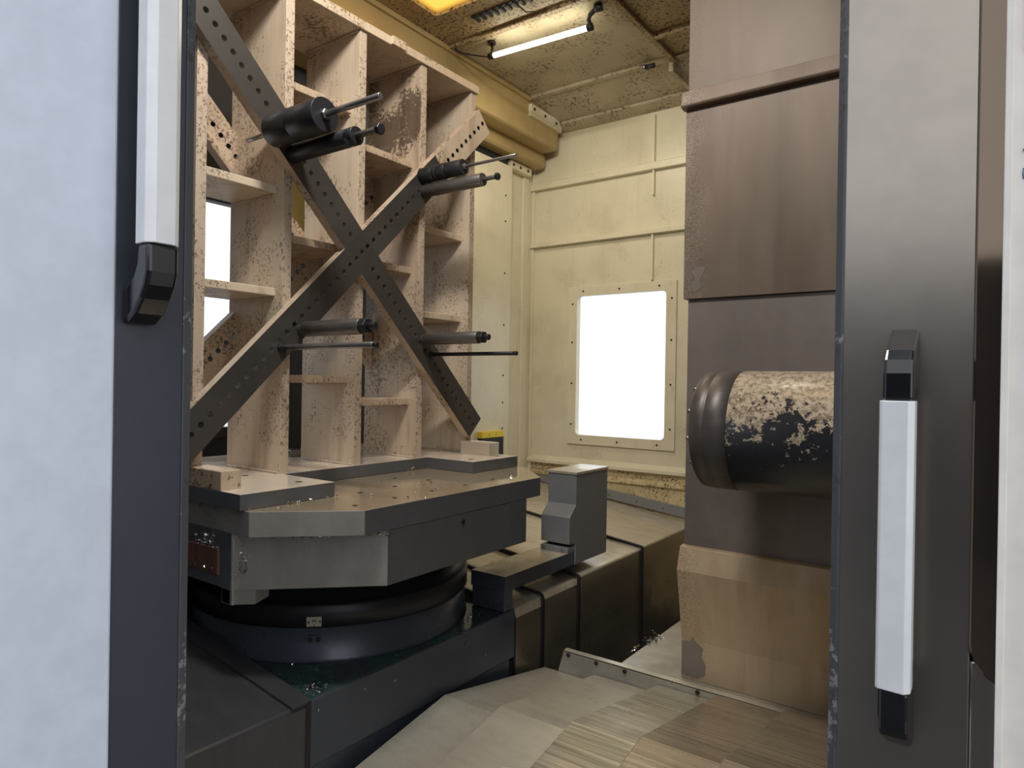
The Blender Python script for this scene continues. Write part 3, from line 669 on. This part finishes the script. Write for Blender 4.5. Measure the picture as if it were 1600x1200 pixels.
post('locating_drum', 'short ribbed black cylinder with a long thin rod, upper right of the crossed bars', 2.196, .910,
     [('drum', XBAR+.0005, -1.95, .034, 'black', 36, (-2.02, -2.0)), ('drum_end', -1.95, -1.86, .033, 'charcoal', 16, ()), ('nut', -1.86, -1.850, .013, 'rod', 6, ()), ('rod', -1.850, -1.588, .0065, 'rod', 14, ())])
post('clamp_post', 'grey cylinder ending in a bolt at the upper right, under the ribbed black cylinder', 2.206, .843,
     [('sleeve', XBAR+.0005, -1.762, .0275, 'gun', 36, ()), ('threaded_rod', -1.762, -1.695, .009, 'gun', 16, ()), ('bolt_head', -1.695, -1.680, .0155, 'black', 6, ())])
post('clamp_post', 'thick shiny grey post at the lower left of the crossed bars', 1.565, .183,
     [('collar', XBAR+.0005, XBAR+.03, .018, 'gun', 24, ()), ('sleeve', XBAR+.03, -1.765, .028, 'gun', 36, ()), ('hex_end', -1.765, -1.735, .027, 'black', 6, ()), ('socket_screw', -1.735, -1.700, .013, 'black', 16, ())])
post('locating_rod', 'thin bright steel rod below the thick lower left post', 1.484, .112,
     [('nut', XBAR+.0005, XBAR+.012, .018, 'black', 6, ()), ('rod', XBAR+.012, -1.62, .0105, 'rod', 20, ()), ('tip', -1.62, -1.603, .009, 'black', 16, ())])
post('clamp_post', 'thick dark grey post at the lower right of the crossed bars', 2.213, .186,
     [('collar', XBAR+.0005, XBAR+.02, .018, 'gun', 24, ()), ('sleeve', XBAR+.02, -1.775, .0265, 'gun', 36, ()), ('hex_end', -1.775, -1.748, .026, 'black', 6, ()), ('socket_screw', -1.748, -1.722, .013, 'black', 16, ())])
post('locating_rod', 'thin dark rod below the lower right post, reaching past the table', 2.273, .120,
     [('nut', XBAR+.0005, XBAR+.012, .014, 'black', 6, ()), ('rod', XBAR+.012, -1.64, .0085, 'black', 16, ()), ('tip', -1.64, -1.622, .0095, 'black', 16, ())])

sb = thing('spacer_block', 'small bright steel block lying on the base plate behind the beige ribs', 'block', (-2.62, 1.90, -.35))
bm = bmesh.new(); box(bm, -2.66, -2.56, 1.865, 1.93, -.350, -.318); obj('block_body', bm, 'bolt_bright', sb, .003)
jb = thing('junction_box', 'black box with a yellow label on the cream panel behind the table', 'junction box', (-2.95, 3.86, -.72))
bx('box_body', -2.97, -2.93, 3.70, 3.955, -.76, -.395, 'charcoal', jb, .003)
bx('yellow_label', -2.9705, -2.927, 3.70, 3.955, -.395, -.352, 'yellow', jb, .001)
text_on('2', .03, 'charcoal', jb, (-2.9265, 3.78, -.374), R(90), 'label_text'); text_on('1', .03, 'charcoal', jb, (-2.9265, 3.86, -.374), R(90), 'label_text')

# ------------------------------------------------------------------ roof-shaped telescopic cover in the foreground
fc = thing('front_way_cover', 'ridged telescopic steel cover filling the lower foreground', 'way cover', (-.9, 1.8, -1.6))
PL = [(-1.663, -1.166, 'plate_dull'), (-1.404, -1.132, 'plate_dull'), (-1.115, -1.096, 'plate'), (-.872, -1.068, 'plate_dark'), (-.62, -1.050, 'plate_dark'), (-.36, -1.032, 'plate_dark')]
for i, (x, z, mt) in enumerate(PL):
    x1 = PL[i+1][0]+.06 if i+1 < len(PL) else 1.4
    ry = 1.90; far = 2.585; near = .95; s = .18; t = .012
    bm = bmesh.new()
    prism(bm, [(far, z-s*(far-ry)), (ry, z), (near, z-s*(ry-near)), (near, z-s*(ry-near)-t), (ry, z-t), (far, z-s*(far-ry)-t)], 'X', x, x1)
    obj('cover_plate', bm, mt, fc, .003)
    bm = bmesh.new()
    prism(bm, [(far, z-s*(far-ry)-t), (ry, z-t), (near, z-s*(ry-near)-t), (near, z-s*(ry-near)-t-.022), (ry, z-t-.022), (far, z-s*(far-ry)-t-.022)], 'X', x+.004, x+.012)
    obj('wiper_edge', bm, 'black', fc)
bm = bmesh.new(); prism(bm, [(2.58, -1.34), (1.90, -1.20), (.95, -1.38), (.95, -1.6), (2.58, -1.6)], 'X', -1.655, 1.4); obj('cover_base', bm, 'charcoal', fc)
# flange strip and chute floor
fl = thing('bolted_flange', 'upright steel edge strip with screws between the foreground cover and the pale chute', 'flange', (-1, 2.6, -1.3))
bm = bmesh.new(); prism(bm, [(-1.60, -1.315), (-1.565, -1.190), (1.4, -1.190), (1.4, -1.315)], 'Y', 2.588, 2.600); obj('strip', bm, 'cast_front', fl, .0015)
bx('flange_lip', -1.565, 1.4, 2.588, 2.618, -1.196, -1.189, 'plate_dull', fl, .001)
screws('-Y', [(x, 2.588, -1.206) for x in (-1.54, -1.40, -1.265, -.95, -.66)], .009, .007, 'bolt', fl)
ch = struct(bx('trim_7', -1.31, 1.4, 2.62, WY-.0, -1.23, -1.2, 'chute', None, .002))

# ------------------------------------------------------------------ column cover
cc = thing('column_cover', 'tall brown steel sliding cover behind the spindle', 'column cover', (-.2, 3, -1.2))
bx('column_core', -1.030, 1.3, 2.68, 3.9, -1.199, 2.028, 'col_dark', cc, .002)
bx('cover_panel', -1.054, 1.3, 2.655, 2.69, 1.192, 2.026, 'col_plain', cc, .0015)
bm = bmesh.new(); prism(bm, [(2.66, 1.120), (2.622, 1.124), (2.617, 1.130), (2.622, 1.136), (2.630, 1.19), (2.66, 1.196)], 'X', -1.072, 1.3); obj('cover_band', bm, 'col', cc, .001)
bx('cover_panel', -1.060, 1.3, 2.650, 2.69, .350, 1.122, 'col', cc, .0015)
bx('cover_panel', -1.045, 1.3, 2.665, 2.69, -.70, .349, 'col_dark', cc, .0015)
bm = bmesh.new(); prism(bm, [(2.67, -.652), (2.638, -.655), (2.606, -.745), (2.672, -1.04), (2.672, -1.199), (2.69, -1.199), (2.69, -.652)], 'X', -1.052, 1.3)
obj('lower_cover', bm, 'col_low', cc, .0015)
def patch(pts, y0, y1):
    bm = bmesh.new(); prism(bm, pts, 'Y', y0, y1); obj('wear_patch', bm, 'col_dark', cc, 0)
patch([(-1.05, -1.185), (-.985, -1.19), (-.952, -1.17), (-.95, -1.13), (-.968, -1.10), (-.962, -1.065), (-.99, -1.045), (-1.005, -1.02), (-1.015, -1.045), (-1.05, -1.05)], 2.6695, 2.674)
patch([(-1.03, .40), (-1.01, .375), (-.985, .395), (-.992, .425), (-.975, .455), (-.968, .478), (-1.0, .478), (-1.028, .46), (-1.012, .43)], 2.6488, 2.652)
# spindle
spd = thing('spindle_head', 'horizontal spindle cylinder with peeling cream and black paint', 'spindle', (-.2, 2.3, -.15))
YA, ZA, RA = 2.3, -.15, .2
bm = bmesh.new(); lathe(bm, [(-.822, .10), (-.822, .186), (-.812, .197), (-.775, .2005), (-.772, .1985), (-.769, .2005), (-.700, .2005), (-.698, .196)], (0, YA, ZA), 'X', 72); obj('nose_ring', bm, 'nose', spd)
bm = bmesh.new(); lathe(bm, [(-.699, .196), (-.697, .2), (.7, .2), (.7, .19)], (0, YA, ZA), 'X', 72)
obj('quill', bm, 'spindle', spd, 0, origin=(-.2, YA, ZA))
bm = bmesh.new(); lathe(bm, [(-.822, .1), (-.86, .06)], (0, YA, ZA), 'X', 32); obj('spindle_nose', bm, 'gun', spd)
for k in range(12):
    a = R(30*k+8); screw('-X', .008, .012, 'bolt_bright', (-.822, YA+.172*math.cos(a), ZA+.172*math.sin(a)), spd, 'face_bolt')

# ------------------------------------------------------------------ swarf: loose bright chips nobody could count
def chips(name, label, spots, size=.003, cat='metal chips'):
    bm = bmesh.new()
    for (cx, cy, cz, dx, dy, dz, n) in spots:
        for _ in range(n):
            p = Vector((cx+random.gauss(0, dx), cy+random.gauss(0, dy), cz+abs(random.gauss(0, dz))))
            s = size*random.uniform(.5, 1.4); q = Matrix.Rotation(random.uniform(0, 6.28), 3, Vector((random.random(), random.random(), random.random()+.1)).normalized())
            v = [bm.verts.new(p+q @ Vector(c)*s) for c in ((-1, -.4, 0), (1, -.5, .2), (.9, .5, .5), (-.9, .4, .3))]
            bm.faces.new(v); v2 = bm.verts.new(p+q @ Vector((0, 0, -.5))*s); bm.faces.new([v[0], v[1], v2]); bm.faces.new([v[2], v[3], v2])
    o = obj(name, bm, 'swarf'); tag(o, label, cat, None, 'stuff')
def tpos(x): return x
chips('swarf_chips', 'bright metal chips scattered on the table top, along the foot of the base plate', [(-1.84+.012, 1.35, -.397, .004, .1, .002, 26), (-2.122, 2.2, -.397, .006, .03, .004, 26), (-1.75, 1.9, -.397, .1, .3, .001, 30)], .0035)
chips('swarf_chips', 'bright metal chips clinging under the cut corner of the table and in its side pocket', [(-1.70, 1.335, -.50, .0, .0, .0, 1)] + [(-1.90+.325*t+.005, 1.18+.335*t-.004, -.487-.006*random.random(), .004, .004, .006, 16) for t in [k/16 for k in range(3, 17)]] + [(-1.875, 1.20, -.60, .006, .006, .05, 50), (-2.03, 1.164, -.53, .03, .003, .02, 160), (-2.06, 1.162, -.60, .05, .003, .01, 30)], .0032)
chips('swarf_chips', 'bright metal chips on the wet saddle top beside the round base', [(-1.745, 1.375, -.977, .022, .018, .005, 110), (-1.77, 2.22, -.977, .015, .04, .01, 80), (-1.85, 1.45, -.978, .08, .08, .001, 26), (-2.0, 1.36, -.978, .1, .02, .001, 14)], .0035)
chips('swarf_chips', 'bright metal chips in the dark channel beside the pale chute', [(-1.31, 2.95, -1.198, .015, .04, .004, 70), (-1.33, 2.8, -1.2, .006, .03, .002, 20)], .005)
